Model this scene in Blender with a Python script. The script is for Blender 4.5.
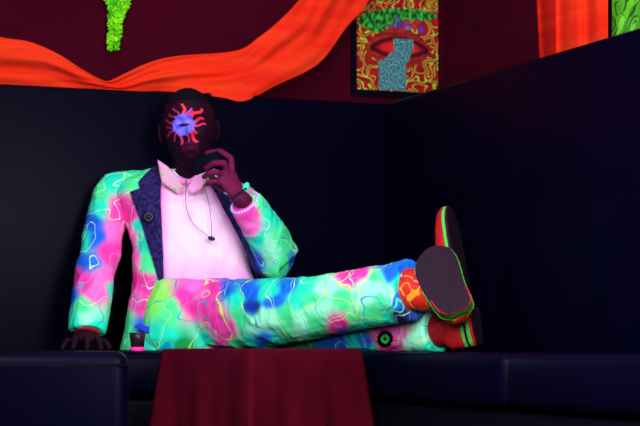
import bpy, bmesh, math, random
import numpy as np
from mathutils import Vector, Matrix, noise
random.seed(7)
for o in list(bpy.data.objects): bpy.data.objects.remove(o)
S = bpy.context.scene
COL = S.collection
# ------------------------------------------------------------------ camera, world, lights, exposure
F, HZ, CZ = 1800.0, 345.0, 0.47          # focal length in pixels, horizon row, camera height
cam = bpy.data.cameras.new('camera'); co = bpy.data.objects.new('camera', cam); COL.objects.link(co)
co.location = (0, 0, CZ); co.rotation_euler = (math.pi/2, 0, 0)
cam.sensor_width = 36; cam.lens = F/640*36; cam.shift_y = (HZ-213)/640
cam.clip_start = .05
cam.dof.use_dof = True; cam.dof.focus_distance = 5.45; cam.dof.aperture_fstop = 3.2
S.camera = co
w = bpy.data.worlds.new('world'); S.world = w; w.use_nodes = True
w.node_tree.nodes['Background'].inputs[0].default_value = (.10, .07, 1.0, 1)
w.node_tree.nodes['Background'].inputs[1].default_value = .10
S.view_settings.view_transform = 'Standard'; S.view_settings.look = 'None'
S.view_settings.gamma = 1; S.view_settings.use_curve_mapping = False
S.view_settings.exposure = 0.0
def area(loc, target, size, power, color, sy=None):
    l = bpy.data.lights.new('area_light', 'AREA'); l.energy = power; l.color = color
    l.shape = 'RECTANGLE'; l.size = size; l.size_y = sy or size
    o = bpy.data.objects.new('area_light', l); COL.objects.link(o); o.location = loc
    o.rotation_euler = (Vector(target)-Vector(loc)).to_track_quat('-Z', 'Y').to_euler()
    return o
area((.30, 3.3, 1.15), (-.15, 5.6, .62), .5, 52, (1, .93, 1), 1.0)       # added near-white panel standing in for unseen blacklight, right front
area((-.75, 3.5, 1.55), (-.3, 5.6, .65), .4, 26, (.88, .93, 1), .8)       # weaker stand-in panel, also added, left front
area((-.2, 5.0, 2.45), (-.1, 6.25, 1.4), 1.6, 12, (1, .88, .92), .3)      # wash over the upper wall
# ------------------------------------------------------------------ helpers
def P(px, py, Y): return Vector(((px-320)/F*Y, Y, CZ+(HZ-py)/F*Y))
def tag(o, label=None, cat=None, group=None, kind=None):
    if label: o['label'] = label
    if cat: o['category'] = cat
    if group: o['group'] = group
    if kind: o['kind'] = kind
    return o
def empty(name, loc):
    o = bpy.data.objects.new(name, None); COL.objects.link(o); o.location = loc; o.empty_display_size = .05
    bpy.context.view_layer.update(); return o
def link(name, me, mats, parent=None, smooth=True):
    o = bpy.data.objects.new(name, me); COL.objects.link(o)
    for m in (mats if isinstance(mats, (list, tuple)) else [mats]): me.materials.append(m)
    if smooth: me.polygons.foreach_set('use_smooth', [True]*len(me.polygons))
    if parent is not None:
        o.parent = parent
        if parent.type == 'EMPTY': o.matrix_parent_inverse = Matrix.Translation(parent.location).inverted()
    return o
def obj(name, bm, mats, parent=None, smooth=True):
    bmesh.ops.recalc_face_normals(bm, faces=bm.faces)
    me = bpy.data.meshes.new(name); bm.to_mesh(me); bm.free()
    return link(name, me, mats, parent, smooth)
def loft(bm, rings, cap=True, closed=True):
    vs = [[bm.verts.new(p) for p in r] for r in rings]
    n = len(vs[0])
    for a, b in zip(vs, vs[1:]):
        for i in range(n if closed else n-1):
            j = (i+1) % n
            bm.faces.new((a[i], a[j], b[j], b[i]))
    if cap and closed:
        bm.faces.new(vs[0][::-1]); bm.faces.new(vs[-1])
    return vs
def tube(bm, pts, rads, n=14, flat=None, cap=True):
    """rads: radius or (r_side, r_up)"""
    pts = [Vector(p) for p in pts]; rings = []
    ref = Vector(flat) if flat else Vector((0, 0, 1))
    for i, p in enumerate(pts):
        t = (pts[min(i+1, len(pts)-1)]-pts[max(i-1, 0)]).normalized()
        up = ref - t*ref.dot(t)
        if up.length < 1e-3: up = Vector((1, 0, 0))
        up.normalize(); sd = t.cross(up)
        r = rads[i]; rs, ru = r if isinstance(r, tuple) else (r, r)
        rings.append([p+sd*math.cos(a)*rs+up*math.sin(a)*ru for a in [2*math.pi*k/n for k in range(n)]])
    loft(bm, rings, cap)
def smoothpath(pts, vals, k=6):
    """catmull-rom resample of points and radii"""
    out, ov = [], []
    P_ = [Vector(p) for p in pts]; n = len(P_)
    tv = [np.array(v if isinstance(v, tuple) else (v, v), float) for v in vals]
    for i in range(n-1):
        a, b, c, d = P_[max(i-1, 0)], P_[i], P_[i+1], P_[min(i+2, n-1)]
        A, B, C_, D = tv[max(i-1, 0)], tv[i], tv[i+1], tv[min(i+2, n-1)]
        for s in range(k):
            t = s/k
            f = lambda a, b, c, d: .5*((2*b)+(c-a)*t+(2*a-5*b+4*c-d)*t*t+(3*b-a-3*c+d)*t**3)
            out.append(f(a, b, c, d)); ov.append(tuple(f(A, B, C_, D)))
    out.append(P_[-1]); ov.append(tuple(tv[-1]))
    return out, ov
def stube(bm, pts, rads, n=16, k=6, flat=None, cap=True):
    a, b = smoothpath(pts, rads, k); tube(bm, a, b, n, flat, cap)
def ball(bm, c, r, rot=None, u=20, v=14):
    r = r if isinstance(r, (tuple, list)) else (r, r, r)
    M = Matrix.Translation(c) @ (rot.to_4x4() if rot else Matrix.Identity(4)) @ Matrix.Diagonal((*r, 1))
    bmesh.ops.create_uvsphere(bm, u_segments=u, v_segments=v, radius=1, matrix=M)
def chain(bm, pts, rads):
    for i, (p, r) in enumerate(zip(pts, rads)):
        ball(bm, p, r, u=12, v=8)
        if i: tube(bm, [pts[i-1], p], [rads[i-1], r], 12)
def volume(bm, voxel, smooth=4):
    me = bpy.data.meshes.new('tmp'); bm.to_mesh(me); bm.free()
    o = bpy.data.objects.new('tmp', me); COL.objects.link(o)
    m = o.modifiers.new('r', 'REMESH'); m.mode = 'VOXEL'; m.voxel_size = voxel
    if smooth:
        s = o.modifiers.new('s', 'SMOOTH'); s.iterations = smooth; s.factor = .5
    dg = bpy.context.evaluated_depsgraph_get(); dg.update()
    out = bpy.data.meshes.new_from_object(o.evaluated_get(dg))
    bpy.data.objects.remove(o); out.materials.clear()
    return out
def solid(o, t, off=0):
    m = o.modifiers.new('thick', 'SOLIDIFY'); m.thickness = t; m.offset = off; return o
def bevel(o, w_, seg=3):
    m = o.modifiers.new('bevel', 'BEVEL'); m.width = w_; m.segments = seg; m.limit_method = 'ANGLE'; return o
def inpoly(x, y, poly):
    c = False; j = len(poly)-1
    for i in range(len(poly)):
        xi, yi = poly[i]; xj, yj = poly[j]
        if (yi > y) != (yj > y) and x < (xj-xi)*(y-yi)/(yj-yi)+xi: c = not c
        j = i
    return c
def carve(me, polypx, Y, keep, ymax=99, inflate=0.0):
    """cut a front-facing surface along a polygon (given at depth Y); keep its inside or its outside"""
    bm = bmesh.new(); bm.from_mesh(me); bm.normal_update()
    if inflate:
        for v in bm.verts: v.co += v.normal*inflate
    poly = [(P(a, b, Y).x, P(a, b, Y).z) for a, b in polypx]
    for (x0, z0), (x1, z1) in zip(poly, poly[1:]+poly[:1]):
        lo = (min(x0, x1)-.015, max(x0, x1)+.015, min(z0, z1)-.015, max(z0, z1)+.015)
        fs = [f for f in bm.faces if f.normal.y < .25 and lo[0] < f.calc_center_median().x < lo[1] and lo[2] < f.calc_center_median().z < lo[3]]
        es = {e for f in fs for e in f.edges}; vs = {v for f in fs for v in f.verts}
        bmesh.ops.bisect_plane(bm, geom=fs+list(es)+list(vs), plane_co=(x0, 0, z0), plane_no=(-(z1-z0), 0, x1-x0), dist=1e-5)
    bm.normal_update(); dele = []
    for f in bm.faces:
        c = f.calc_center_median()
        ins = f.normal.y < .15 and c.y < ymax and (c.y > 5.655 or c.x < -.28 or c.z < .60) and inpoly(c.x, c.z, poly)
        if ins != keep: dele.append(f)
    bmesh.ops.delete(bm, geom=dele, context='FACES')
    bmesh.ops.triangulate(bm, faces=[f for f in bm.faces if len(f.verts) > 4])
    out = bpy.data.meshes.new('c'); bm.to_mesh(out); bm.free(); return out
def wrinkle(me, amp, freq=9, stretch=(1, 1, 1), seed=0.0):
    me.calc_loop_triangles() if False else None
    n = [v.normal.copy() for v in me.vertices]
    for v, q in zip(me.vertices, n):
        p = Vector((v.co.x*stretch[0], v.co.y*stretch[1], v.co.z*stretch[2]))*freq+Vector((seed, seed*2, 0))
        p += noise.noise_vector(p*.6)*.9
        a = noise.noise(p); b = noise.noise(p*2.3+Vector((5, 1, 3)))
        v.co += q*amp*((1-2*abs(a))*.8+b*.35)
# ------------------------------------------------------------------ materials
def lin(c): return tuple(((x/255)/12.92 if x/255 <= .04045 else ((x/255+.055)/1.055)**2.4) for x in c)
def mat(name, rgb, rough=.7, spec=.3, metal=0, linear=False):
    m = bpy.data.materials.new(name); m.use_nodes = True; b = m.node_tree.nodes['Principled BSDF']
    b.inputs['Base Color'].default_value = (*(rgb if linear else lin(rgb)), 1)
    b.inputs['Roughness'].default_value = rough; b.inputs['Specular IOR Level'].default_value = spec
    b.inputs['Metallic'].default_value = metal
    return m
def nodes(m): return m.node_tree.nodes, m.node_tree.links, m.node_tree.nodes['Principled BSDF']
def mottled(name, c1, c2, scale=8, rough=.7, spec=.2, bump=.0, bscale=60):
    m = mat(name, c1, rough, spec); N, L, B = nodes(m)
    tc = N.new('ShaderNodeTexCoord'); n = N.new('ShaderNodeTexNoise'); n.inputs['Scale'].default_value = scale
    n.inputs['Detail'].default_value = 5; L.new(tc.outputs['Object'], n.inputs['Vector'])
    r = N.new('ShaderNodeValToRGB'); r.color_ramp.elements[0].position = .35; r.color_ramp.elements[1].position = .65
    r.color_ramp.elements[0].color = (*lin(c1), 1); r.color_ramp.elements[1].color = (*lin(c2), 1)
    L.new(n.outputs['Fac'], r.inputs['Fac']); L.new(r.outputs['Color'], B.inputs['Base Color'])
    if bump:
        n2 = N.new('ShaderNodeTexNoise'); n2.inputs['Scale'].default_value = bscale; n2.inputs['Detail'].default_value = 4
        L.new(tc.outputs['Object'], n2.inputs['Vector'])
        b = N.new('ShaderNodeBump'); b.inputs['Strength'].default_value = bump; b.inputs['Distance'].default_value = .004
        L.new(n2.outputs['Fac'], b.inputs['Height']); L.new(b.outputs['Normal'], B.inputs['Normal'])
    return m
def attrmat(name, rough=.75, spec=.15, lines=None):
    """colour from the printed 'dye' attribute; lines = list of (scale, level, width, colour, seed)"""
    m = mat(name, (128, 128, 128), rough, spec); N, L, B = nodes(m)
    a = N.new('ShaderNodeAttribute'); a.attribute_name = 'dye'; cur = a.outputs['Color']
    tc = N.new('ShaderNodeTexCoord')
    for sc, lev, wd, colr, seed in (lines or []):
        mp = N.new('ShaderNodeMapping'); mp.inputs['Location'].default_value = (seed, seed*.7, seed*.3)
        L.new(tc.outputs['Object'], mp.inputs['Vector'])
        n = N.new('ShaderNodeTexNoise'); n.inputs['Scale'].default_value = sc; n.inputs['Detail'].default_value = .6
        n.inputs['Distortion'].default_value = .5; L.new(mp.outputs[0], n.inputs['Vector'])
        s = N.new('ShaderNodeMath'); s.operation = 'SUBTRACT'; s.inputs[1].default_value = lev; L.new(n.outputs['Fac'], s.inputs[0])
        ab = N.new('ShaderNodeMath'); ab.operation = 'ABSOLUTE'; L.new(s.outputs[0], ab.inputs[0])
        mr = N.new('ShaderNodeMapRange'); mr.inputs['From Min'].default_value = wd*.55; mr.inputs['From Max'].default_value = wd
        mr.inputs['To Min'].default_value = .85; mr.inputs['To Max'].default_value = 0; L.new(ab.outputs[0], mr.inputs['Value'])
        mx = N.new('ShaderNodeMix'); mx.data_type = 'RGBA'; mk = N.new('ShaderNodeMath'); mk.operation = 'MULTIPLY'; L.new(mr.outputs[0], mk.inputs[0]); L.new(a.outputs['Alpha'], mk.inputs[1])
        L.new(mk.outputs[0], mx.inputs['Factor'])
        L.new(cur, mx.inputs['A']); mx.inputs['B'].default_value = (*lin(colr), 1); cur = mx.outputs['Result']
    L.new(cur, B.inputs['Base Color'])
    return m
def dye(me, fn):
    at = me.color_attributes.new('dye', 'FLOAT_COLOR', 'POINT')
    buf = np.ones((len(me.vertices), 4), np.float32)
    for i, v in enumerate(me.vertices):
        c = fn(v.co); buf[i, :len(c)] = c
    at.data.foreach_set('color', buf.ravel())

M_wall = mottled('maroon_plaster', (54, 3, 21), (60, 4, 23), 3, .9, .02, .1)
M_floor = mottled('dark_floor', (14, 10, 20), (20, 12, 24), 4, .5, .3)
M_vinyl = mottled('black_vinyl', (2, 2, 17), (3, 2, 21), 5, .42, .03, .08, 60)
M_vinyl_b = mottled('black_vinyl_base', (4, 3, 13), (4, 3, 15), 5, .6, .08)
M_seam = mat('vinyl_piping', (4, 3, 15), .6, .05)
M_cloth = mottled('maroon_tablecloth', (62, 3, 19), (70, 4, 22), 14, .9, .03, .3, 160)
M_skin = attrmat('dark_skin', .6, .06)
M_phone = mat('black_phone', (3, 3, 18), .7, .05)
M_hair = mat('black_hair', (9, 5, 12), .9, .1)
M_shirt = attrmat('pink_white_shirt_cotton', .85, .1)
YEL, CYA, DRK, PNK = (215, 255, 60), (90, 245, 255), (10, 60, 130), (255, 120, 190)
M_jacket = attrmat('psychedelic_print_jacket', .85, .1, [(10, .53, .007, (215, 255, 190), 1.0), (13, .46, .006, (20, 170, 190), 4.0)])
M_trous = attrmat('psychedelic_print_trousers', .85, .1, [(10, .50, .009, (205, 250, 90), 2.0), (10, .55, .008, (90, 240, 160), 2.0), (9, .45, .009, (0, 150, 200), 7.0)])
M_lapel = mottled('navy_brocade', (16, 10, 38), (46, 38, 112), 90, .8, .12)
M_btn = mat('dark_button', (14, 8, 30), .4, .3)
M_teal = mat('teal_bead', (40, 240, 190), .5, .3)
M_sole = mottled('dark_shoe_sole', (28, 11, 28), (35, 14, 34), 18, .7, .12)
M_shoe_r = mottled('red_shoe_leather', (175, 22, 24), (120, 14, 26), 22, .6, .15)
M_shoe_p = attrmat('patterned_shoe', .6, .15, [(22, .5, .03, (250, 150, 30), 3.0), (16, .45, .02, (150, 20, 60), 8.0)])
M_green = mat('green_shoe_welt', (70, 180, 60), .6, .2)
M_redtrim = mat('red_trim', (170, 20, 30), .6, .2)
M_blue = mat('blue_piping', (30, 60, 200), .7, .2)
# ------------------------------------------------------------------ setting
C0 = Vector((.2275, 6.30)); da = Vector((-1.2675, -.47)).normalized(); na = Vector((-da.y, da.x)); 
if na.y > 0: na = -na
db = Vector((.6245, -1.51)).normalized(); nb = Vector((db.y, -db.x))
if nb.x > 0: nb = -nb
TOPZ = P(385, 103, 6.3).z
def onplane(px, py, off, n):
    d = Vector(((px-320)/F, 1)); t = (C0.dot(n)-off)/d.dot(n)
    return Vector((d.x*t, d.y*t, CZ+(HZ-py)/F*t))
def Wb(px, py, off=.15): return onplane(px, py, off, na)
def Wr(px, py, off=.15): return onplane(px, py, off, nb)
def prism(bm, poly, z0, z1):
    b = [bm.verts.new((*p, z0)) for p in poly]; t = [bm.verts.new((*p, z1)) for p in poly]
    n = len(poly)
    for i in range(n): bm.faces.new((b[i], b[(i+1) % n], t[(i+1) % n], t[i]))
    bm.faces.new(b[::-1]); bm.faces.new(t)
LA, LB = 2.6, 3.4
def corner(oa, ob):     # intersection of the plane oa behind the back front and the plane ob behind the right front
    A = np.array([[na.x, na.y], [nb.x, nb.y]]); r = np.array([C0.dot(na)-oa, C0.dot(nb)-ob])
    s = np.linalg.solve(A, r); return Vector((s[0], s[1]))
def quad_wall(name, p, q, z0, z1, t, m):
    bm = bmesh.new(); n = Vector((-(q-p).y, (q-p).x)).normalized()
    if n.y < 0 and abs(n.y) > .5: n = -n
    if abs(n.y) <= .5 and n.x < 0: n = -n
    prism(bm, [p, q, q+n*t, p+n*t], z0, z1); o = obj(name, bm, m, smooth=False); return tag(o, kind='structure')
kp = Wb(443, 50, .15); WRO = C0.dot(nb)-(kp.x*nb.x+kp.y*nb.y)     # the right ledge is deeper than the back one
K = corner(.15, WRO)
quad_wall('wall_back', K, K+da*LA, 0, 2.7, .1, M_wall)
quad_wall('wall_right', K, K+db*LB, 0, 2.7, .1, M_wall)
bm = bmesh.new(); prism(bm, [Vector((-3, .4)), Vector((3.2, .4)), Vector((3.2, 7.0)), Vector((-3, 7.0))], -.05, 0)
tag(obj('floor', bm, M_floor, smooth=False), kind='structure')

# L-shaped banquette
DA, DB, SZ = .55, .50, .450
bq = empty('banquette', (C0.x, C0.y, 0))
tag(bq, 'black vinyl corner banquette with tall backrests lining the maroon walls', 'sofa')
c00 = corner(0, 0)
def slab(name, poly, z0, z1, m, w_=.02, parent=bq):
    bm = bmesh.new(); prism(bm, poly, z0, z1); o = obj(name, bm, m, parent); bevel(o, w_, 4)
    return o
RD = WRO-.10; cB = corner(.12, RD)
# backrests
slab('backrest', [corner(0, RD), cB, cB+da*2.25, corner(0, RD)+da*2.25], .30, TOPZ, M_vinyl, .014)
slab('backrest', [c00, corner(0, RD), corner(0, RD)+db*2.9, c00+db*2.9], .30, TOPZ, M_vinyl, .014)
# seats: the back run, then units along the right
f0 = corner(-DA, -DB)
sc_ = slab('seat_cushion', [corner(0, 0), f0, f0+da*1.9, corner(0, 0)+da*1.9+da*(DB)], .31, SZ, M_vinyl, .03)
slab('seat_base', [corner(-.01, -.01), corner(-DA+.03, -DB+.03), corner(-DA+.03, -DB+.03)+da*1.88, corner(-.01, -.01)+da*2.3], .0, .305, M_vinyl_b, .01)
def rrun(s0, s1, name, z0, z1, m, inset=0, w_=.03):
    a = corner(-DA, -DB+inset); b = corner(-DA, -.005)
    slab(name, [a+db*s0, b+db*s0, b+db*s1, a+db*s1], z0, z1, m, w_)
# distance along the right run at which the joint at pixel column 503 falls
ja = corner(-DA, -DB); jt = (503-320)/F; js = (ja.x-jt*ja.y)/(jt*db.y-db.x)
rrun(.004, js-.003, 'seat_cushion', .31, SZ, M_vinyl); rrun(js+.003, 2.35, 'seat_cushion', .31, SZ, M_vinyl)
rrun(.0, 2.34, 'seat_base', 0, .305, M_vinyl_b, .03, .01)
# ---- ottoman, left
ot = empty('ottoman', (P(130, 350, 4.45).x, 4.42, 0))
tag(ot, 'black vinyl cube ottoman with rounded corners at the left, beneath the resting hand', 'ottoman')
xr = P(130, 350, 4.45).x
bm = bmesh.new(); prism(bm, [Vector((xr-.62, 4.42)), Vector((xr, 4.42)), Vector((xr, 4.89)), Vector((xr-.62, 4.89))], .04, .455)
o = obj('body', bm, M_vinyl, ot); bevel(o, .035, 5)
bm = bmesh.new()
for zz in (.432,):
    pass
def pipe_loop(bm, pts, r):
    n = len(pts)
    for i in range(n): tube(bm, [pts[i], pts[(i+1) % n]], [r, r], 8)
pipe_loop(bm, [Vector(p) for p in [(xr-.004, 4.424, .42), (xr-.004, 4.886, .42), (xr-.616, 4.886, .42), (xr-.616, 4.424, .42)]], .005)
obj('piping', bm, M_seam, ot)
for sx in (xr-.57, xr-.05):
    for sy in (4.47, 4.84):
        bm = bmesh.new(); tube(bm, [(sx, sy, 0), (sx, sy, .045)], [.018, .022], 12); obj('foot', bm, M_seam, ot)
ot.rotation_euler.z = math.radians(6.2)
# ---- low table under a maroon cloth
tc0 = P(251, 350, 4.86)
tl, tr = P(162, 350, 5.10), P(362, 350, 5.16)
far = tl+tr-tc0
TZ = .456
cor = [Vector((p.x, p.y)) for p in (tc0, tr, far, tl)]
cen = sum(cor, Vector((0, 0)))/4
tb = empty('side_table', (cen.x, cen.y, 0)); tag(tb, 'low square table hidden under a maroon cloth in front of the legs', 'table')
bm = bmesh.new(); prism(bm, [cen+(c-cen)*.965 for c in cor], TZ-.03, TZ-.004); bevel(obj('tabletop', bm, mat('dark_wood', (40, 22, 20)), tb, False), .003)
for c in cor:
    q = cen+(c-cen)*.85
    bm = bmesh.new(); tube(bm, [(q.x, q.y, 0), (q.x, q.y, TZ-.028)], [.016, .02], 12); obj('leg', bm, mat('dark_wood_leg', (40, 22, 20)), tb)
bm = bmesh.new()
NP = 160; rings = []
levels = [(0, 0), (.5, 0), (.93, .0), (.985, -.001), (1.0, -.008)]+[(1.0+.016*k/10, -.008-.40*k/12) for k in range(1, 13)]
for li, (s, dz) in enumerate(levels):
    ring = []
    for k in range(NP):
        u = k/NP*4; i = int(u); t = u-i
        a, b = cor[i], cor[(i+1) % 4]
        p = a.lerp(b, t); d = (p-cen)
        h = max(0, -dz-.008)
        # folds open out near the corners
        cd = min(t, 1-t)
        fold = h*(.035*math.sin(u*13+1)+.015*math.sin(u*29+2)) + h*.12*math.exp(-(cd/.10)**2)
        if s < 1: q = cen+d*max(s, .001)
        else: q = cen+d*s+d.normalized()*fold
        ring.append(Vector((q.x, q.y, TZ+.002+dz)))
    rings.append(ring)
loft(bm, rings[0:], cap=True)
o = obj('tablecloth', bm, M_cloth); tag(o, 'maroon cloth draped over the low square table, hanging in folds', 'tablecloth')
bmx = bmesh.new(); bmx.from_mesh(o.data); bmesh.ops.delete(bmx, geom=[f for f in bmx.faces if len(f.verts) > 4 and f.calc_center_median().z < .2], context='FACES'); bmx.to_mesh(o.data); bmx.free()
solid(o, .002, 1)

# ------------------------------------------------------------------ wall hangings
def sheer(name, rgb, rgb2):
    m = mat(name, rgb, .85, .05); N, L, B = nodes(m)
    tc = N.new('ShaderNodeTexCoord'); n = N.new('ShaderNodeTexNoise'); n.inputs['Scale'].default_value = 7
    mp = N.new('ShaderNodeMapping'); mp.inputs['Scale'].default_value = (.35, .35, 3); L.new(tc.outputs['Object'], mp.inputs['Vector'])
    L.new(mp.outputs[0], n.inputs['Vector'])
    r = N.new('ShaderNodeValToRGB'); r.color_ramp.elements[0].color = (*lin(rgb), 1); r.color_ramp.elements[1].color = (*lin(rgb2), 1)
    r.color_ramp.elements[0].position = .35; r.color_ramp.elements[1].position = .7
    L.new(n.outputs['Fac'], r.inputs['Fac']); L.new(r.outputs['Color'], B.inputs['Base Color'])
    tr = N.new('ShaderNodeBsdfTranslucent'); L.new(r.outputs['Color'], tr.inputs['Color'])
    mx = N.new('ShaderNodeMixShader'); mx.inputs[0].default_value = .3
    L.new(B.outputs[0], mx.inputs[1]); L.new(tr.outputs[0], mx.inputs[2])
    L.new(mx.outputs[0], N['Material Output'].inputs['Surface'])
    return m
M_swag = sheer('red_orange_voile', (250, 48, 26), (255, 72, 34))
M_swag2 = sheer('red_voile', (190, 26, 20), (225, 40, 22))
def interp(tab, x):
    return float(np.interp(x, [t[0] for t in tab], [t[1] for t in tab]))
# swag: rows of (top point, bottom point, depth behind backrest front at top / bottom)
sw = [((-60, 22), (-60, 92), .07, .125), ((0, 37), (0, 94), .06, .13), ((30, 42), (30, 94), .06, .13), ((58, 54), (58, 95), .06, .13),
      ((80, 68), (80, 93), .07, .125), ((100, 79), (100, 90), .075, .10), ((108, 81), (110, 90), .075, .09), ((118, 77), (128, 93), .07, .09), ((148, 63), (155, 91), .07, .10), ((178, 56), (190, 93.5), .06, .04),
      ((235, 51), (222, 97.5), .05, -.012), ((258, 38), (245, 101), .05, -.012), ((280, 20), (275, 86), .05, .03), ((299, 0), (318, 64), .05, .06),
      ((312, -20), (346, 28), .05, .06), ((322, -45), (368, 2), .05, .06), ((340, -90), (392, -50), .05, .06)]
bm = bmesh.new(); NU, NV = 220, 70; rows = []
for i in range(NU+1):
    u = i/NU*(len(sw)-1); k = min(int(u), len(sw)-2); t = u-k
    def cr(get):
        a, b, c, d = (get(sw[j]) for j in (max(k-1, 0), k, k+1, min(k+2, len(sw)-1)))
        return .5*(2*b+(c-a)*t+(2*a-5*b+4*c-d)*t*t+(3*b-a-3*c+d)*t**3)
    tx, ty, bx_, by = cr(lambda s: s[0][0]), cr(lambda s: s[0][1]), cr(lambda s: s[1][0]), cr(lambda s: s[1][1])
    ot_, ob_ = cr(lambda s: s[2]), cr(lambda s: s[3])
    row = []
    for j in range(NV+1):
        v = j/NV
        px, py = tx+(bx_-tx)*v, ty+(by-ty)*v
        off = ot_+(ob_-ot_)*v**1.5
        wid = math.hypot(bx_-tx, by-ty)/50
        fold = .010*math.sin(v*11+2.2*math.sin(u*.7))+.004*math.sin(v*23+u*1.3)+.012*noise.noise(Vector((u*.8, v*5, 3)))
        off += fold*min(1, wid+.15)*(math.sin(math.pi*min(1, v*1.02)) **.5 if v < .98 else .3)
        pt = Wb(px, py, min(off, .142))
        if 0 <= off <= .125 and pt.z < TOPZ+.004: pt.z = TOPZ+.004+.002*noise.noise(Vector((u*3, v*9, 1)))   # lies on the ledge
        row.append(bm.verts.new(pt))
    rows.append(row)
for a, b in zip(rows, rows[1:]):
    for j in range(NV): bm.faces.new((a[j], a[j+1], b[j+1], b[j]))
o = obj('fabric_swag', bm, M_swag); solid(o, .0012)
tag(o, 'long red-orange sheer fabric swag looped along the wall above the banquette', 'drapery')
# vertical curtain on the right wall
def curtain(name, x0, x1, y0, y1, m, off, label, bulge=0, parent=None, nf=5):
    bm = bmesh.new(); rows = []
    for i in range(41):
        v = i/40
        row = []
        for j in range(81):
            u = j/80
            px = x0+(x1-x0)*u - bulge*math.sin(math.pi*min(1, .15+v*.9))*(1-u)
            py = y0+(y1-y0)*v
            row.append(bm.verts.new(Wr(px, py, off+.010*math.sin(u*nf*2*math.pi+.6*math.sin(v*3))+.003*math.sin(u*nf*3.7*math.pi))))
        rows.append(row)
    for a, b in zip(rows, rows[1:]):
        for j in range(80): bm.faces.new((a[j], a[j+1], b[j+1], b[j]))
    o = obj(name, bm, m, parent); solid(o, .0012); return o
cu = empty('curtain', Wr(575, 60, WRO-.03)); tag(cu, 'red-orange sheer curtain hanging straight down the right wall', 'curtain')
curtain('fabric_panel', 556, 608, -190, 78, M_swag, WRO-.06, '', 0, cu, 2)
curtain('side_fold', 540, 570, -190, 78, M_swag2, WRO-.03, '', 5, cu, 1.5)
# eye poster: painted panel on the back wall
def fbm(p): return noise.noise(p)+.5*noise.noise(p*2.1)
def poster(name, pts, nx, ny, fn, label, cat, border=M_phone):
    """pts: bl, br, tl corners"""
    bl, br, tl = pts
    root = empty(name, (bl+br)/2); tag(root, label, cat)
    bm = bmesh.new(); ex, ez = (br-bl)/nx, (tl-bl)/ny
    g = [[bm.verts.new(bl+ex*i+ez*j) for i in range(nx+1)] for j in range(ny+1)]
    for j in range(ny):
        for i in range(nx): bm.faces.new((g[j][i], g[j][i+1], g[j+1][i+1], g[j+1][i]))
    me = bpy.data.meshes.new('canvas'); bm.to_mesh(me); bm.free()
    at = me.color_attributes.new('dye', 'FLOAT_COLOR', 'POINT'); buf = np.ones((len(me.vertices), 4), np.float32)
    k = 0
    for j in range(ny+1):
        for i in range(nx+1):
            buf[k, :3] = lin(fn(i/nx, j/ny)); k += 1
    at.data.foreach_set('color', buf.ravel())
    link('printed_canvas', me, attrmat('blacklight_print', .8, .1), root, False)
    n = (br-bl).cross(tl-bl).normalized()
    if n.y > 0: n = -n
    bm = bmesh.new()
    a, b = (br-bl).normalized()*.02, (tl-bl).normalized()*.02
    c4 = [bl-a-b*1.2, br+a*.2-b*1.2, br+a*.2+(tl-bl)+b, tl-a+b]
    lo = [bm.verts.new(c-n*.0015) for c in c4]; hi = [bm.verts.new(c-n*.010) for c in c4]
    for i in range(4): bm.faces.new((lo[i], lo[(i+1) % 4], hi[(i+1) % 4], hi[i]))
    bm.faces.new(lo); bm.faces.new(hi[::-1])
    obj('backing_board', bm, border, root, False)
    return root
def mixc(a, b, t): t = max(0, min(1, t)); return tuple(a[i]*(1-t)+b[i]*t for i in range(3))
TP = 1.45   # poster height in units of its visible height
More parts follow.
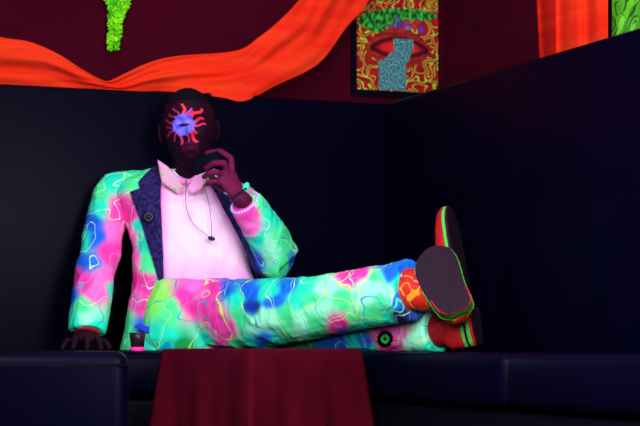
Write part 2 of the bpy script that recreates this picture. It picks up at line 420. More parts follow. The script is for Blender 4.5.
def eye_art(u, v):
    # u right, v up; photo shows the lower part: x = 357..438, y = 89..0
    x = u*81; y = (1-v)*89*TP-89*(TP-1)       # y in picture rows, 0 at frame top
    q = Vector((x*.085, y*.085, 1.7))
    n1 = noise.noise(q+noise.noise_vector(q*1.1)*.6)
    c = (196, 26, 26)
    c = mixc(c, (110, 12, 24), .5+.5*noise.noise(q*1.7+Vector((9, 0, 0))))
    ln = min(abs(n1), abs(n1-.30), abs(n1+.28))
    if ln < .05: c = mixc((170, 235, 70), c, (ln/.05)**2)
    # brow of green leaves
    by = 16-5*math.sin(x/81*math.pi)
    d = ((x-24)/22)**2+((y-20)/11)**2
    d2 = ((x-50)/30)**2+((y-11)/6)**2
    if min(d, d2) < 1:
        h = noise.noise(Vector((x*.35, y*.22, 5)))
        c = mixc((12, 70, 28), (60, 190, 60), .5+1.6*h)
    # flowers on top of the lid
    for fx, fy, fc in ((34, 25, (190, 50, 120)), (42, 22, (90, 60, 200)), (49, 19, (210, 50, 100)), (50, 25, (110, 150, 200)), (57, 22, (230, 60, 60)), (64, 26, (120, 60, 200)), (60, 18, (200, 60, 60)), (40, 17, (60, 150, 150))):
        dd = math.hypot(x-fx, y-fy)
        if dd < 3.6: c = mixc(fc, (60, 20, 60), dd/3.6*.6+.3*noise.noise(Vector((x, y, 0))))
    # lids (smooth red-brown skin) and the almond opening
    ex = (x-41)/34
    if abs(ex) < 1:
        w_ = (1-ex*ex)
        up, lo = 46-14*w_**.8, 46+12*w_
        if up-7*w_ < y < lo+9*w_**.7:
            sh = noise.noise(Vector((x*.12, y*.3, 2)))
            c = mixc((120, 22, 26), (172, 44, 34), .5+sh)
        ex2 = (x-42)/29
        if abs(ex2) < 1:
            w2 = 1-ex2*ex2; u2, l2 = 46-10*w2, 47+7*w2
            if u2 < y < l2:
                e = min(y-u2, l2-y)
                c = mixc((50, 5, 14), (214, 30, 34), e/4)
                if abs(ex2) > .55: c = mixc(c, (40, 5, 14), (abs(ex2)-.55)*2)
            elif abs(y-u2+1) < 1.2 or abs(y-l2-1) < 1.0: c = (80, 10, 16)
    # teal mass pouring from the pupil
    wv = 1.5*noise.noise(Vector((0, y*.3, 8)))
    if (36 < y < 50 and 36+wv < x < 56+wv) or (50 <= y < 60 and 33-(y-50)*.7 < x < 54-(y-50)*.3) or (59 <= y < 88 and 21+wv < x < 49+wv):
        h = noise.noise(Vector((x*.9, y*.55, 3)))+.5*noise.noise(Vector((x*1.9, y*1.6, 4)))
        c = mixc((36, 66, 84), (110, 190, 185), .45+1.3*h)
        if y > 60 and abs((x-20-wv)) < 1.5: c = (70, 30, 90)
    return c
def flip(fn): return fn
bl, br, tl0 = Wb(357, 89, .136), Wb(438, 92.5, .136), None
up = (HZ-89)/F*bl.y
tlz = bl+Vector((0, 0, 89/F*bl.y*TP))
br.z = bl.z
poster('eye_poster', (bl, br, tlz), 190, 250, lambda u, v: eye_art(u, v), 'blacklight poster of a weeping red eye beneath green foliage on the back wall', 'poster')
def green_art(u, v):
    q = Vector((u*3.1, v*6, 2)); n1 = noise.noise(q*2+noise.noise_vector(q)*1.2)
    c = mixc((60, 150, 30), (120, 235, 50), .5+n1)
    if abs(n1) < .09: c = mixc((20, 50, 20), c, abs(n1)/.09)
    if abs(n1-.3) < .05: c = (30, 120, 70)
    return c
gl, gr = Wr(612, 40, WRO-.014), Wr(700, 40, WRO-.014); gr.z = gl.z
poster('green_poster', (gl, gr, gl+Vector((0, 0, .6))), 90, 110, green_art, 'bright green patterned blacklight hanging beside the curtain on the right wall', 'poster')
# green garland hanging on the back wall
M_gar = mottled('fluorescent_green_foliage', (60, 190, 20), (150, 250, 30), 30, .8, .1)
bm = bmesh.new()
prof = [(-60, 116, 15), (-20, 117, 17), (-4, 118, 15.5), (6, 118, 12), (14, 116.5, 8.5), (24, 115.5, 8), (34, 114.5, 7), (42, 113.5, 6.5), (48, 113, 5.5)]
for k in range(1500):
    y = -60+110*random.random()
    cx = interp([(a, b) for a, b, c in prof], y); hw = interp([(a, c) for a, b, c in prof], y)
    a = random.uniform(-1, 1); x = cx+hw*a*.93
    if y > 40 and abs(x-cx-.5) < 1.3: continue
    dep = .12-.035*math.sqrt(max(0, 1-a*a))*random.random()
    p = Wb(x, y, dep)
    L_ = random.uniform(.008, .016); W_ = L_*.38
    d = Vector((random.uniform(-1, 1), random.uniform(-.8, .1), random.uniform(-1, .5))).normalized()
    s = d.cross(Vector((random.uniform(-.4, .4), -1, random.uniform(-.4, .4)))).normalized(); nn = s.cross(d)*.002
    v = [bm.verts.new(q) for q in (p-d*L_*.5, p+s*W_+nn, p+d*L_*.5, p-s*W_+nn)]
    bm.faces.new(v)
for lo, hi in ((-60, 44),):
    pts = [Wb(interp([(a, b) for a, b, c in prof], y), y, .125) for y in np.linspace(-60, 46, 14)]
    rr = [(interp([(a, c) for a, b, c in prof], y)*.0026, .012) for y in np.linspace(-60, 46, 14)]
    tube(bm, pts, rr, 12, flat=(0, -1, 0))
o = obj('hanging_garland', bm, M_gar, smooth=False); 
tag(o, 'fluorescent lime green leafy garland tapering down the maroon wall at upper left', 'garland')

# ------------------------------------------------------------------ the person
pr = empty('person', P(200, 350, 5.72)); pr.location.z = SZ
bpy.context.view_layer.update()
tag(pr, 'person in a psychedelic print suit reclining with legs stretched along the banquette, holding a phone', 'person')
# --- torso sections: (px, py, Y, half width px, half depth m)
sec = [(207, 346, 5.74, 62, .130), (206, 325, 5.75, 63, .140), (203, 300, 5.78, 59, .135), (199, 275, 5.80, 57, .130), (195, 250, 5.82, 57, .130),
       (192, 228, 5.84, 60, .132), (188, 208, 5.85, 64, .130), (184, 195, 5.86, 66, .115), (182, 186, 5.86, 60, .095), (182, 179, 5.86, 42, .075), (184, 172, 5.86, 26, .062)]
def torso(bm, grow=0.0, secs=sec, n=40, pw=2.5):
    rings = []
    for px, py, Y, hw, hd in secs:
        c = P(px, py, Y); a_ = hw/F*Y+grow; b_ = hd+grow; ring = []
        for k in range(n):
            t = 2*math.pi*k/n; ct, st = math.cos(t), math.sin(t)
            x = a_*math.copysign(abs(ct)**(2/pw), ct); y = b_*math.copysign(abs(st)**(2/pw), st)
            ring.append(c+Vector((x*.985, y+x*.12, 0)))
        rings.append(ring)
    loft(bm, rings)
armR = [P(115, 195, 5.85), P(106, 225, 5.80), P(99, 258, 5.72), P(92, 295, 5.66), P(87.5, 331, 5.62)]          # his right arm (left in the picture)
armRr = [.068, .062, .060, .060, .054]
armL = [P(236, 204, 5.84), P(256, 232, 5.80), P(277, 258, 5.68)]
foreL = [P(277, 258, 5.68), P(268, 238, 5.62), P(257, 220, 5.57), P(246, 204, 5.53)]
legA = [P(212, 318, 5.66), P(262, 314, 5.50), P(312, 308, 5.34), P(362, 301, 5.20), P(412, 291, 5.06)]
legAr = [.108, .104, .090, .083, .086]
legB = [P(225, 326, 5.74), P(280, 325, 5.62), P(330, 331, 5.47), P(380, 333, 5.33), P(432, 328, 5.20)]
legBr = [.09, .09, .064, .062, .071]

# --- shoes: local frame x across, y heel to toe, z up from the sole
SL = .345
ws = [(0, .020), (.02, .030), (.08, .039), (.2, .043), (.38, .045), (.55, .049), (.68, .051), (.8, .048), (.9, .040), (.96, .026), (1, .006)]
hs = [(0, .052), (.05, .070), (.15, .088), (.3, .092), (.42, .084), (.55, .064), (.7, .048), (.85, .038), (.95, .028), (1, .012)]
def shoe(heel, toe, sole_n, mupper, label, side, wf=1.0, hk=.012):
    L = (toe-heel); ln = L.length; L.normalize()
    n = sole_n-L*sole_n.dot(L); n.normalize(); U = -n; Wd = L.cross(U)
    M = Matrix(((Wd.x, L.x, U.x, heel.x), (Wd.y, L.y, U.y, heel.y), (Wd.z, L.z, U.z, heel.z), (0, 0, 0, 1)))
    up = bmesh.new(); rings = []
    for i in range(41):
        s = i/40; w_ = interp(ws, s)*.93*wf; h = interp(hs, s); c = side*.010*math.sin(math.pi*s)
        ring = []
        for k in range(21):
            t = math.pi*k/20
            x = math.cos(t); z = math.sin(t)
            ring.append(Vector((c+w_*math.copysign(abs(x)**.75, x)*(1-.25*z*z*(h > .06)), s*ln, .012+h*z**.8)))
        rings.append(ring)
    loft(up, rings)
    up.transform(M)
    me = bpy.data.meshes.new('shoe'); bmesh.ops.recalc_face_normals(up, faces=up.faces); up.to_mesh(me); up.free()
    if mupper is M_shoe_p: dye(me, lambda p: lin((185, 30, 24)))
    sh = link('shoe', me, mupper, pr); sh['label'] = label
    def outline(s0, s1, z0, z1, grow, nm, m):
        b = bmesh.new(); pts = []
        ss = [s0+(s1-s0)*i/30 for i in range(31)]
        pts = [(side*.010*math.sin(math.pi*s)+interp(ws, s)*wf+grow, s*ln) for s in ss]+[(side*.010*math.sin(math.pi*s)-interp(ws, s)*wf-grow, s*ln) for s in ss[::-1]]
        def off(z, sc): return [Vector((x*sc, y, z)) for x, y in pts]
        loft(b, [off(z0, .97), off(z0+(z1-z0)*.25, 1), off(z1, 1)])
        b.transform(M); return obj(nm, b, m, sh, False)
    outline(0, 1, -.001, .006, .001, 'sole', M_sole)
    outline(0, 1, .006, .014, .0035, 'welt', M_green)
    outline(0, .26, -hk, -.001, -.001, 'heel_stack', M_green)
    outline(0, .26, -hk-.007, -hk, .001, 'heel_rim', M_redtrim)
    outline(.005, .255, -hk-.010, -hk-.007, -.003, 'heel_cap', M_sole)
    # laces
    b = bmesh.new()
    for s in (.36, .42, .48, .54):
        h = interp(hs, s); w_ = interp(ws, s)*.5
        tube(b, [(side*.01-w_, s*ln, .004+h*1.0), (side*.01, s*ln+.006, .016+h), (side*.01+w_, s*ln, .004+h*1.0)], [.0022]*3, 6)
    b.transform(M); obj('laces', b, M_sole, sh)
    return M
MA = shoe(P(460, 315, 4.97), P(431, 247, 5.06), Vector((-.06, -.98, .05)), M_shoe_p, 'patterned red and orange shoe with dark sole turned to the camera', 1, 1.22, .026)
MB_ = shoe(P(473, 346, 5.13), P(449, 206, 5.15), Vector((.92, -.39, .05)), M_shoe_r, 'red shoe with green welt, toe pointing up', -1, 1.12)
ankA = P(414, 289, 5.09); ankB = MB_ @ Vector((0, .06, .09))
insA = MA @ Vector((0, .10, .05)); insB = MB_ @ Vector((0, .06, .04))
# foot of each trouser leg ends at the shoe opening
legA[-1] = P(411, 290, 5.10); legB[-1] = P(438, 329, 5.20)
legA[-2] = legA[-3].lerp(legA[-1], .52); legB[-2] = legB[-3].lerp(legB[-1], .52)

# --- body: one continuous skin mesh
HC = P(189, 130, 5.80)                         # head centre
HT = Matrix.Rotation(math.radians(-3), 3, 'Y') @ Matrix.Rotation(math.radians(4), 3, 'Z')
hw, hdp, hh = .090, .108, .133
def headpt(d):
    """d unit vector; returns local head point; -y is the face"""
    x, y, z = d
    p = Vector((x*hw, y*hdp, z*hh))
    if z < 0:                                  # narrow the jaw
        k = min(1, -z); p.x *= 1-.34*k**1.5; p.y = p.y*(1-.10*k) - .012*k
        if y > 0: p.y *= 1-.35*k
    if z > .1: p.y += .008*z
    fx, fz = p.x, p.z
    if y < 0:
        g = lambda cx, cz, sx, sz: math.exp(-((fx-cx)/sx)**2-((fz-cz)/sz)**2)
        o_ = 0
        o_ += .010*g(0, .030, .055, .010)             # brow ridge
        o_ -= .011*(g(-.031, .010, .017, .013)+g(.031, .010, .017, .013))   # sockets
        o_ += .006*(g(-.031, .009, .011, .008)+g(.031, .009, .011, .008))   # eyelids
        o_ += .020*g(0, -.012, .009, .022)+.014*g(0, -.026, .016, .010)     # nose
        o_ += .009*(g(-.045, -.020, .018, .018)+g(.045, -.020, .018, .018)) # cheekbones
        o_ += .009*g(0, -.056, .024, .0065)+.009*g(0, -.070, .021, .007)-.005*g(0, -.063, .024, .003)   # lips
        o_ += .010*g(0, -.105, .022, .016)            # chin
        p.y -= o_
    return HC+HT@p
bm = bmesh.new()
hd = bmesh.new(); bmesh.ops.create_uvsphere(hd, u_segments=120, v_segments=90, radius=1)
for v in hd.verts: v.co = headpt(v.co.normalized())
tmpm = bpy.data.meshes.new('h'); hd.to_mesh(tmpm); hd.free(); bm.from_mesh(tmpm)
for s in (-1, 1):                              # ears
    ball(bm, HC+HT@Vector((s*.090, .012, -.002)), (.010, .020, .034), Matrix.Rotation(s*.35, 3, 'Z'))
    ball(bm, HC+HT@Vector((s*.088, .008, -.028)), (.008, .011, .012))
stube(bm, [HC+Vector((0, .02, -.07)), HC+Vector((-.004, .04, -.13)), P(184, 186, 5.86)], [.058, .057, .066], 20)
ins = [(a, b, c, d*.84, e*.80) for a, b, c, d, e in sec]
torso(bm, 0, ins[:-2])
def arm(pts, rads): stube(bm, pts, rads, 16)
arm([P(125, 200, 5.86)]+armR[1:]+[P(86, 338, 5.61)], [.05, .046, .042, .038, .030, .030])
arm([P(226, 206, 5.86), armL[1], armL[2]], [.05, .045, .04]); arm(foreL+[P(238, 196, 5.52)], [.04, .036, .031, .028, .027])
for pts, ank, ins_, M in ((legA, ankA, insA, MA), (legB, ankB, insB, MB_)):
    stube(bm, [pts[0], pts[1], pts[2], pts[3], ank, ins_], [.075, .072, .055, .045, .026, .026], 16)
    lnf = .225 if M is MA else .35
    tube(bm, [ins_, M @ Vector((0, .5*lnf, .036)), M @ Vector((0, .72*lnf, .028))], [.026, .025, .018], 12)
    ball(bm, M @ Vector((0, .035, .038)), .020)
def fingers(specs):
    for pts, r in specs: chain(bm, pts, [r, r*.96, r*.9, r*.8][:len(pts)])
# hand resting on the seat (picture left)
seat = SZ+.010
def G(px, Y, z): p = P(px, 345, Y); p.z = z; return p
tube(bm, [P(86, 334, 5.61), G(85, 5.59, seat+.040), G(83, 5.56, seat+.020)], [(.030, .022), (.040, .018), (.042, .014)], 16)
fingers([([G(95, 5.57, seat+.024), G(98, 5.54, seat+.028), G(100, 5.515, seat+.012), G(101, 5.50, seat+.001)], .0100),
         ([G(87, 5.56, seat+.024), G(87, 5.53, seat+.030), G(87, 5.50, seat+.014), G(87, 5.485, seat+.001)], .0104),
         ([G(79, 5.56, seat+.023), G(76, 5.53, seat+.029), G(74, 5.505, seat+.013), G(73, 5.49, seat+.001)], .0100),
         ([G(72, 5.57, seat+.020), G(67, 5.55, seat+.025), G(64, 5.53, seat+.010), G(62, 5.52, seat+.000)], .0088),
         ([G(97, 5.61, seat+.026), G(105, 5.59, seat+.020), G(108, 5.565, seat+.008), G(109, 5.55, seat+.002)], .0112)])
# hand raised to the cheek with the phone
HY = 5.56
wr = P(240, 198, 5.52); pal = P(229, 181, 5.535)
tube(bm, [wr, P(235, 190, 5.525), pal, P(226, 171, 5.545)], [(.026, .022), (.031, .020), (.036, .017), (.035, .014)], 16, flat=(.5, -.8, .2))
fingers([([P(232, 170, 5.54), P(231, 158, 5.545), P(220, 151, 5.555), P(207, 153, 5.565)], .0105),   # index, arching over
         ([P(227, 170, 5.53), P(224, 163, 5.515), P(214, 163, 5.52), P(206, 168, 5.54)], .0105),
         ([P(223, 176, 5.53), P(217, 172, 5.505), P(209, 173, 5.51), P(204, 177, 5.53)], .0098),
         ([P(222, 183, 5.535), P(216, 181, 5.51), P(210, 182, 5.51), P(206, 185, 5.525)], .0086),
         ([P(232, 188, 5.54), P(222, 189, 5.56), P(213, 180, 5.585), P(208, 170, 5.585)], .0118)])    # thumb behind
me = volume(bm, .0036, 2)
# finer faces where the face paint sits
b2 = bmesh.new(); b2.from_mesh(me)
pc = HC+Vector((-.013, 0, .018))
sel = [f for f in b2.faces if f.normal.y < .3 and (f.calc_center_median()-pc).xz.length < .085 and f.calc_center_median().y < HC.y]
es = list({e for f in sel for e in f.edges})
bmesh.ops.subdivide_edges(b2, edges=es, cuts=2, use_grid_fill=True)
bmesh.ops.triangulate(b2, faces=[f for f in b2.faces if len(f.verts) > 4])
b2.to_mesh(me); b2.free()
SK = lin((34, 9, 27)); LIP = lin((66, 15, 42)); PALM_LIT = lin((100, 22, 64)); HND = lin((36, 10, 26))
rays = []
rnd = random.Random(3)
for a, l, wd_, col_, br_ in ((92, 22, 1.7, (255, 60, 80), 1), (70, 19, 1.0, (190, 70, 220), 1), (45, 25, 1.9, (255, 50, 70), 1), (58, 17, 1.1, (255, 60, 90), .7), (18, 21, 1.5, (240, 50, 80), .9),
                        (0, 22, 1.1, (240, 60, 110), .8), (-28, 16, 1.2, (240, 50, 90), .8), (-50, 22, 1.9, (250, 50, 80), .95), (-72, 18, 1.3, (200, 50, 120), .8), (-100, 20, 1.5, (220, 50, 110), .8),
                        (-125, 19, 1.3, (170, 40, 90), .7), (-148, 21, 1.3, (170, 40, 100), .65), (-170, 19, 1.1, (150, 40, 90), .6), (165, 20, 1.2, (190, 40, 80), .6), (140, 20, 1.1, (190, 40, 90), .6), (118, 21, 1.2, (200, 45, 90), .7)):
    rays.append((math.radians(a), l, wd_, lin(col_), br_))
sc = F/5.69
pcx, pcz = P(183.5, 124.5, 5.69).x, P(183.5, 124.5, 5.69).z
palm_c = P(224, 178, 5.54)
def mixl(a, b, t): t = max(0., min(1., t)); return tuple(a[i]*(1-t)+b[i]*t for i in range(3))
def skin(p):
    if (p-HC).length < .2 and p.y < HC.y+.02:
        dx, dz = (p.x-pcx)*sc, (p.z-pcz)*sc
        r = math.hypot(dx, dz); a = math.atan2(dz, dx); c = SK
        q = HT.inverted() @ (p-HC)
        if abs(q.x) < .026 and -.077 < q.z < -.050 and q.y < -.08: c = LIP
        if r < 28:
            for ra, l, wd_, cc, br_ in rays:
                a2 = ra+.09*math.sin(r*.4+ra*3)
                da_ = (a-a2+math.pi) % (2*math.pi)-math.pi
                if abs(da_) > 1 or r > l or r < 6: continue
                d = abs(da_)*r; ww = wd_*(1.15-.5*abs((r-12)/(l-6)))
                if d < ww: c = mixl(cc, c, (1-br_)+max(0, d/ww-.6)*1.5)
        rb = 10.6+.6*math.sin(a*9)+.4*math.sin(a*16+1)
        if r < rb+1.2:
            blue = mixl(lin((150, 130, 255)), lin((50, 60, 240)), .5+.9*noise.noise(Vector((dx*.18, dz*.18, 1))))
            c = mixl(blue, c, (r-rb)/1.2)
            sl = 1-(dx/6.5)**2
            if sl > 0 and abs(dz+.4) < 2.2*sl: c = mixl(lin((10, 8, 60)), c, abs(dz+.4)/(2.2*sl)-.3)
        return c
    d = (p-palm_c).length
    if d < .16: return mixl(PALM_LIT, HND, (d-.06)/.1 + .25*noise.noise(p*40))  # raised hand painted lighter: pinker palm, plus nearness to light put into colour
    return HND
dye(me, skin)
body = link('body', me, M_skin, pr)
# eyes, slightly open
for s in (-1, 1):
    bm = bmesh.new(); ball(bm, HC+HT@Vector((s*.031, -.083, .009)), .0100); obj('eye', bm, mat('dim_eye', (40, 22, 60), .3, .4), pr)
# hair
bm = bmesh.new(); bmesh.ops.create_uvsphere(bm, u_segments=64, v_segments=48, radius=1)
dele = []
for v in bm.verts:
    d = v.co.normalized()
    hl = .62 if d.y < -.1 else (.62-(d.y+.1)*1.4)
    if d.z < hl-.03*math.sin(d.x*20): dele.append(v)
for v in bm.verts:
    d = v.co.normalized(); p = headpt(d); v.co = p+(p-HC).normalized()*(.003+.0015*noise.noise(p*120))
bmesh.ops.delete(bm, geom=dele, context='VERTS')
o = obj('hair', bm, M_hair, pr); solid(o, .004, -1)

# --- printed colours: soft patches of dye (x, y, radius, colour) laid out over the cloth's front
TL, MI, WM, PK, HP, BL, DB_, LG = (30, 235, 190), (70, 240, 150), (150, 255, 205), (250, 60, 170), (255, 110, 200), (24, 100, 225), (20, 55, 165), (130, 240, 90)
PJ = [(112, 180, TL), (135, 178, MI), (96, 190, MI), (100, 205, TL), (92, 225, BL), (100, 235, BL), (82, 240, TL), (83, 262, BL), (96, 262, (30, 120, 225)), (117, 205, PK), (118, 232, HP), (112, 250, PK),
      (75, 275, PK), (88, 285, PK), (108, 275, HP), (72, 295, BL), (100, 295, HP), (85, 305, MI), (78, 322, TL), (92, 318, WM), (100, 328, TL), (128, 215, PK), (126, 235, HP), (138, 225, TL), (146, 245, TL), (150, 262, MI),
      (130, 258, HP), (138, 280, PK), (148, 285, PK), (145, 305, PK), (136, 300, HP), (122, 290, TL), (124, 315, MI), (116, 338, TL), (130, 340, MI), (148, 328, BL), (154, 340, TL), (158, 305, LG)]
PS = [(238, 205, PK), (250, 216, PK), (252, 230, HP), (262, 205, MI), (272, 218, TL), (262, 240, TL), (272, 245, WM), (268, 258, WM), (283, 240, MI), (284, 262, MI), (292, 262, BL), (289, 275, TL), (270, 275, MI), (255, 262, BL), (245, 245, TL)]
PT = [(160, 300, LG), (172, 312, MI), (160, 335, TL), (185, 300, PK), (200, 305, PK), (195, 290, HP), (212, 292, PK), (180, 345, (30, 170, 90)), (170, 340, TL), (205, 335, TL), (212, 325, PK), (230, 330, PK), (222, 345, PK), (240, 345, MI), (228, 292, BL),
      (240, 300, TL), (252, 292, BL), (255, 305, DB_), (270, 292, TL), (275, 302, BL), (290, 290, BL), (300, 300, TL), (245, 316, MI), (265, 318, WM), (285, 318, MI), (262, 338, BL), (270, 346, TL), (255, 340, TL), (300, 325, WM), (290, 340, MI), (310, 300, MI),
      (312, 322, MI), (306, 285, TL), (320, 335, MI), (325, 288, WM), (340, 300, MI), (345, 322, PK), (335, 326, PK), (350, 318, MI), (350, 278, PK), (364, 275, PK), (372, 290, WM), (362, 300, WM), (380, 300, MI), (375, 280, MI), (390, 272, BL), (400, 282, TL),
      (405, 270, BL), (408, 295, BL), (398, 302, BL), (385, 312, TL), (370, 315, MI), (360, 330, TL), (345, 340, BL), (402, 314, (40, 40, 120)), (265, 325, WM), (315, 312, WM), (375, 288, WM), (385, 293, WM), (330, 345, MI)]
PB = [(340, 340, BL), (355, 345, TL), (365, 342, BL), (372, 350, TL), (382, 335, PK), (385, 348, PK), (395, 340, PK), (402, 332, HP), (412, 335, WM), (420, 322, WM), (425, 338, WM), (432, 330, TL), (430, 345, TL), (350, 330, TL)]
def printer(table, wfac=1.0, extra=None, depth=None):
    xs = np.array([(t[0], t[1]) for t in table], float); cs = np.array([lin(t[2]) for t in table])
    dp = depth
    def fn(p):
        Y = dp(p) if dp else 5.7
        s = F/Y
        u = 320+p.x*s; v = HZ-(p.z-CZ)*s
        q = Vector((p.x*9, p.y*9, p.z*9)); wv = noise.noise_vector(q)*7*wfac+noise.noise_vector(q*2.6)*3*wfac
        u += wv.x; v += wv.z
        if extra:
            e = extra(u-wv.x, v-wv.z)
            if e is not None: return e
        d = (xs[:, 0]-u)**2+(xs[:, 1]-v)**2
        w_ = 1/(d+6)**2.6; w_ /= w_.sum()
        return tuple(w_@cs)
    return fn
legdepth = lambda p: float(np.interp(p.x, [-.5, -.33, .26, .4], [5.62, 5.58, 5.05, 5.0]))
# --- trousers
bm = bmesh.new()
hips = [(205, 350, 5.70, 56, .11), (205, 338, 5.70, 60, .130), (205, 320, 5.71, 60, .140), (204, 302, 5.74, 57, .138), (203, 287, 5.76, 54, .134), (202, 281, 5.77, 53, .128)]
torso(bm, .004, hips)
stube(bm, legA, legAr, 24); stube(bm, legB, legBr, 24)
me = volume(bm, .0045, 4)
for v in me.vertices: v.co.z = max(v.co.z, SZ+.002)
wrinkle(me, .006, 9, (1, 1, 1.2), 1.3); wrinkle(me, .0022, 20, (1.5, 1, .6), 4)
for v in me.vertices: v.co.z = max(v.co.z, SZ+.001)
fA = printer(PT, 1.0, None, legdepth)
ring_c = (*lin((12, 10, 20)), 0.); ring_g = (*lin((60, 220, 80)), 0.)
def eyepatch(u, v):
    r = math.hypot((u-385)/1.0, (v-339)/1.1)
    if r < 1.8: return ring_c
    if r < 4.2: return ring_g
    if r < 8: return ring_c
    return None
legdB = lambda p: float(np.interp(p.x, [-.3, .03, .32], [5.66, 5.40, 5.12]))
fB = printer(PB, .8, eyepatch, legdB)
def segd(p, pts):
    best = 9
    for a, b in zip(pts, pts[1:]):
        t = max(0, min(1, (p-a).dot(b-a)/(b-a).length_squared)); best = min(best, (p-a-(b-a)*t).length)
    return best
def trcol(p):
    if p.x < -.02: return fA(p)
    return fA(p) if segd(p, legA)-.082 < segd(p, legB)-.062 else fB(p)
dye(me, trcol)
link('trousers', me, M_trous, pr)
for nm, p0, dr, p2, r0, m in (('sock', legA[-1], legA[-2], MA @ Vector((0, .10, .045)), .062, M_shoe_p), ('sock', legB[-1], legB[-2], MB_ @ Vector((0, .06, .045)), .052, M_shoe_r)):
    bm = bmesh.new(); stube(bm, [p0+(dr-p0)*.4, p0, p0.lerp(p2, .55), p2], [r0*.9, r0, r0*.92, r0*.66], 22)
    bmesh.ops.recalc_face_normals(bm, faces=bm.faces); sm = bpy.data.meshes.new('sock'); bm.to_mesh(sm); bm.free()
    dye(sm, lambda p: lin((190, 36, 24))); link(nm, sm, m, pr)
# --- shirt
bm = bmesh.new(); torso(bm, -.010); me = volume(bm, .006, 4)
wrinkle(me, .010, 8, (1.4, 1, .6), 7)
WHT, SP, LV = lin((255, 205, 232)), lin((255, 120, 215)), lin((250, 215, 255))
def shirtc(p):
    s = F/5.72; u = 320+p.x*s; v = HZ-(p.z-CZ)*s
    n = noise.noise(p*14+noise.noise_vector(p*10))
    c = mixl(WHT, LV, .5+n)
    edge = 1-min(1, abs(u-(162+(v-180)*0))/9)
    e2 = 1-min(1, abs(u-(208+(v-180)*.55))/8)
    c = mixl(c, SP, max(edge, e2)*.75)
    c = mixl(c, lin((245, 110, 210)), max(0, (v-255)/30)*.5+.5*max(0, noise.noise(p*22)-.2))
    return c
dye(me, shirtc)
shirt = link('shirt', me, M_shirt, pr)
M_col = attrmat('printed_collar', .85, .1, [(75, .5, .06, (70, 200, 60), 5.0)])
def flap(polypx, Y0, dY, name, parent, m, t=.004, dyec=None, yf=None):
    bm = bmesh.new(); vs = []
    for (a, b), dy in zip(polypx, dY): vs.append(bm.verts.new(P(a, b, Y0+dy)))
    f = bm.faces.new(vs); bmesh.ops.triangulate(bm, faces=[f])
    bmesh.ops.subdivide_edges(bm, edges=bm.edges[:], cuts=3, use_grid_fill=True)
    bm.faces.ensure_lookup_table(); bm.normal_update()
    if bm.faces[0].normal.y > 0:
        bmesh.ops.reverse_faces(bm, faces=bm.faces)
    me = bpy.data.meshes.new(name); bm.to_mesh(me); bm.free()
    if dyec: dye(me, dyec)
    o = link(name, me, m, parent); solid(o, t, 1); return o
flap([(158, 160), (167, 166), (184, 187), (178, 194), (162, 183)], 5.715, (.03, .01, 0, 0, .0), 'collar_point', shirt, M_col, .005, lambda p: lin((255, 150, 215)))
flap([(187, 189), (196, 175), (206, 166), (212, 176), (200, 190), (192, 194)], 5.715, (0, .01, .03, .01, 0, 0), 'collar_point', shirt, M_shirt, .005, lambda p: lin((255, 170, 225)))
flap([(203, 171), (208, 168), (214, 178), (208, 184)], 5.705, (.01, .03, .01, 0), 'collar_trim', shirt, mat('collar_green', (90, 200, 70), .8), .004)
bm = bmesh.new()
stube(bm, [P(166, 168, 5.76), P(176, 178, 5.735), P(187, 182, 5.728), P(197, 177, 5.735), P(205, 168, 5.76)], [.008, .008, .008, .008, .008], 10)
me = bpy.data.meshes.new('c'); bmesh.ops.recalc_face_normals(bm, faces=bm.faces); bm.to_mesh(me); bm.free(); dye(me, lambda p: lin((255, 140, 215)))
link('collar_band', me, M_shirt, shirt)
# --- jacket: volume with the front opening cut out
jsec = [(206, 352, 5.76, 84, .15), (206, 335, 5.76, 80, .15), (204, 312, 5.78, 73, .145), (201, 285, 5.80, 66, .140)]+[(a, b, c, d+2, e+.004) for a, b, c, d, e in sec[4:9]]+[(181, 178, 5.86, 48, .08), (182, 171, 5.87, 33, .066)]
bm = bmesh.new(); torso(bm, .004, jsec)
stube(bm, armR, armRr, 24)
ball(bm, P(118, 193, 5.855), (.068, .075, .062)); ball(bm, P(238, 202, 5.85), (.060, .068, .060))
stube(bm, [P(108, 188, 5.85), P(128, 184, 5.86), P(152, 180, 5.87)], [(.052, .040), (.06, .040), (.055, .034)], 20)
stube(bm, armL+[P(284, 262, 5.66)], [.072, .066, .064, .045], 24)
stube(bm, [P(283, 266, 5.68)]+foreL, [.052, .066, .060, .053, .050], 24)
me = volume(bm, .0045, 5)
wrinkle(me, .0065, 9, (1, 1, .7), 3.1); wrinkle(me, .003, 24, (1, 1, .7), 9)
for v in me.vertices: v.co.z = max(v.co.z, SZ+.003)
OPEN = [(158, 150), (206, 150), (208, 180), (226, 210), (243, 243), (259, 279), (268, 370), (156, 370), (160, 345), (165, 292), (161, 225), (158, 180)]
jm = carve(me, OPEN, 5.70, False, 5.80)
fJ = printer(PJ, .7, None, lambda p: 5.70); fS = printer(PS, .6, None, lambda p: 5.62)
dye(jm, lambda p: fS(p) if p.x > -.27 else fJ(p))
jacket = link('jacket', jm, M_jacket, pr); solid(jacket, .0035, -1)
LAPL = [(155, 158), (159, 168), (162, 225), (166, 294), (160, 280), (151, 252), (141, 222), (129, 191), (139, 188), (137, 181)]
LAPR = [(206, 174), (219, 176), (225, 186), (222, 192), (238, 200), (252, 232), (266, 279), (259, 281), (243, 244), (225, 211)]
for pl, y in ((LAPL, 5.70), (LAPR, 5.70)):
    lm = carve(me, pl, y, True, 5.84, .005)
    o = link('lapel', lm, M_lapel, jacket); solid(o, .006, 0)
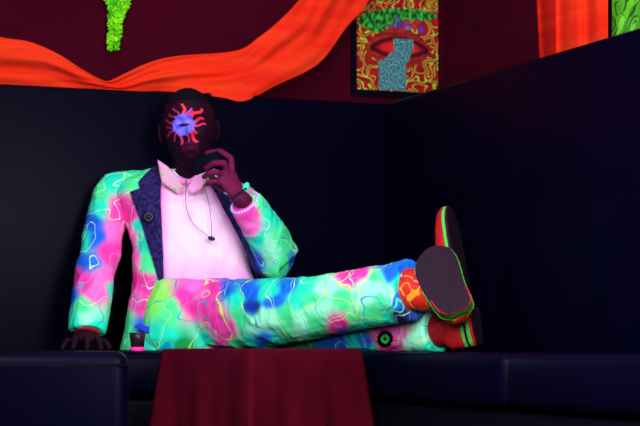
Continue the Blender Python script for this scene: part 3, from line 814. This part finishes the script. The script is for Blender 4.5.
# round dark boutonniere on the left lapel, pocket flap, cuff edges
bm = bmesh.new()
c = P(148.5, 217, 5.685)
for k in range(10):
    a = k*2*math.pi/10; ball(bm, c+Vector((math.cos(a)*.011, 0, math.sin(a)*.011)), (.009, .005, .009), u=10, v=7)
ball(bm, c, (.01, .009, .01)); obj('boutonniere', bm, M_btn, jacket)
flap([(134, 327), (139, 323), (152, 328), (150, 334)], 5.60, (0, 0, 0, 0), 'pocket_flap', jacket, M_blue, .005)
def cuffring(c, d, r, m, name, par, flatr=.004, e=1.0):
    bm = bmesh.new(); d = d.normalized(); u = d.cross(Vector((0, 1, 0))).normalized(); v = d.cross(u)
    ring = [c+u*math.cos(t)*r+v*math.sin(t)*r*e for t in [2*math.pi*k/28 for k in range(28)]]
    for a, b in zip(ring, ring[1:]+ring[:1]): tube(bm, [a, b], [flatr, flatr], 8)
    return obj(name, bm, m, par)
cuffring(P(87, 332, 5.62), armR[-1]-armR[-2], .036, M_redtrim, 'cuff_trim', jacket, .006)
cuffring(P(244.5, 202.5, 5.53), foreL[-1]-foreL[-2], .046, mat('lavender_cuff', (205, 180, 255), .7), 'cuff_trim', jacket, .0045)
# bracelet with teal plate at the raised wrist
bm = bmesh.new(); ball(bm, P(246, 187, 5.515), (.010, .008, .015), Matrix.Rotation(.4, 3, 'Y')); br_ = obj('bracelet', bm, M_teal, pr)
cuffring(P(239, 194, 5.52), P(235, 190, 5.52)-P(243, 201, 5.52), .031, M_btn, 'band', br_, .003, .85)
# necklace with pendant
bm = bmesh.new()
fr = lambda a, b, y: P(a, b, y)
stube(bm, [fr(186, 180, 5.71), fr(186, 205, 5.695), fr(192, 222, 5.685), fr(203, 232, 5.68), fr(211, 237, 5.68), fr(211, 220, 5.69), fr(208, 200, 5.70), fr(203, 184, 5.715)], [.0012]*8, 6, 6)
nk = obj('necklace', bm, mat('mauve_cord', (120, 50, 110), .7), pr)
bm = bmesh.new(); ball(bm, P(211.5, 238.5, 5.675), (.012, .006, .007), Matrix.Rotation(.3, 3, 'Y')); obj('pendant', bm, M_btn, nk)

# --- phone in the raised hand
ph = empty('mobile_phone', P(207, 163, 5.57)); tag(ph, 'small black phone held against the cheek in the raised hand', 'phone')
ax = (P(222, 158, 5.57)-P(196, 168, 5.585)).normalized(); nn = Vector((.15, -1, .2)); nn = (nn-ax*nn.dot(ax)).normalized(); sd = ax.cross(nn)
def box(name, c, hx, hy, hz, m, parent, bw=.003):
    bm = bmesh.new(); M = Matrix((( ax.x, sd.x, nn.x, c.x), (ax.y, sd.y, nn.y, c.y), (ax.z, sd.z, nn.z, c.z), (0, 0, 0, 1)))
    bmesh.ops.create_cube(bm, size=2); bmesh.ops.transform(bm, matrix=M@Matrix.Diagonal((hx, hy, hz, 1)), verts=bm.verts)
    o = obj(name, bm, m, parent); bevel(o, bw, 3); return o
cph = P(207, 163, 5.556)
box('body', cph, .046, .024, .006, M_phone, ph)
box('screen', cph-nn*.0063, .040, .021, .0006, mat('phone_screen', (3, 4, 22), .7, .03), ph, .0003)
# --- small cup with glowing pink foot on the seat by the hip
cup = empty('cup', (P(137, 340, 5.52).x, 5.50, SZ)); tag(cup, 'small dark cup with a bright pink base standing by the jacket hem', 'cup')
cx, cy = P(137.5, 340, 5.50).x, 5.50
def lathe(bm, prof, n=28):
    rings = [[Vector((cx+r*math.cos(2*math.pi*k/n), cy+r*math.sin(2*math.pi*k/n), z)) for k in range(n)] for r, z in prof]
    loft(bm, rings)
bm = bmesh.new(); lathe(bm, [(.020, SZ+.014), (.023, SZ+.04), (.026, SZ+.058), (.0245, SZ+.058), (.021, SZ+.04), (.018, SZ+.018)]); obj('bowl', bm, mat('dark_cup', (40, 22, 34), .4, .3), cup)
bm = bmesh.new(); lathe(bm, [(.022, SZ+.001), (.024, SZ+.006), (.022, SZ+.013), (.018, SZ+.014)]); obj('base', bm, mat('pink_base', (255, 60, 160), .5, .2), cup)
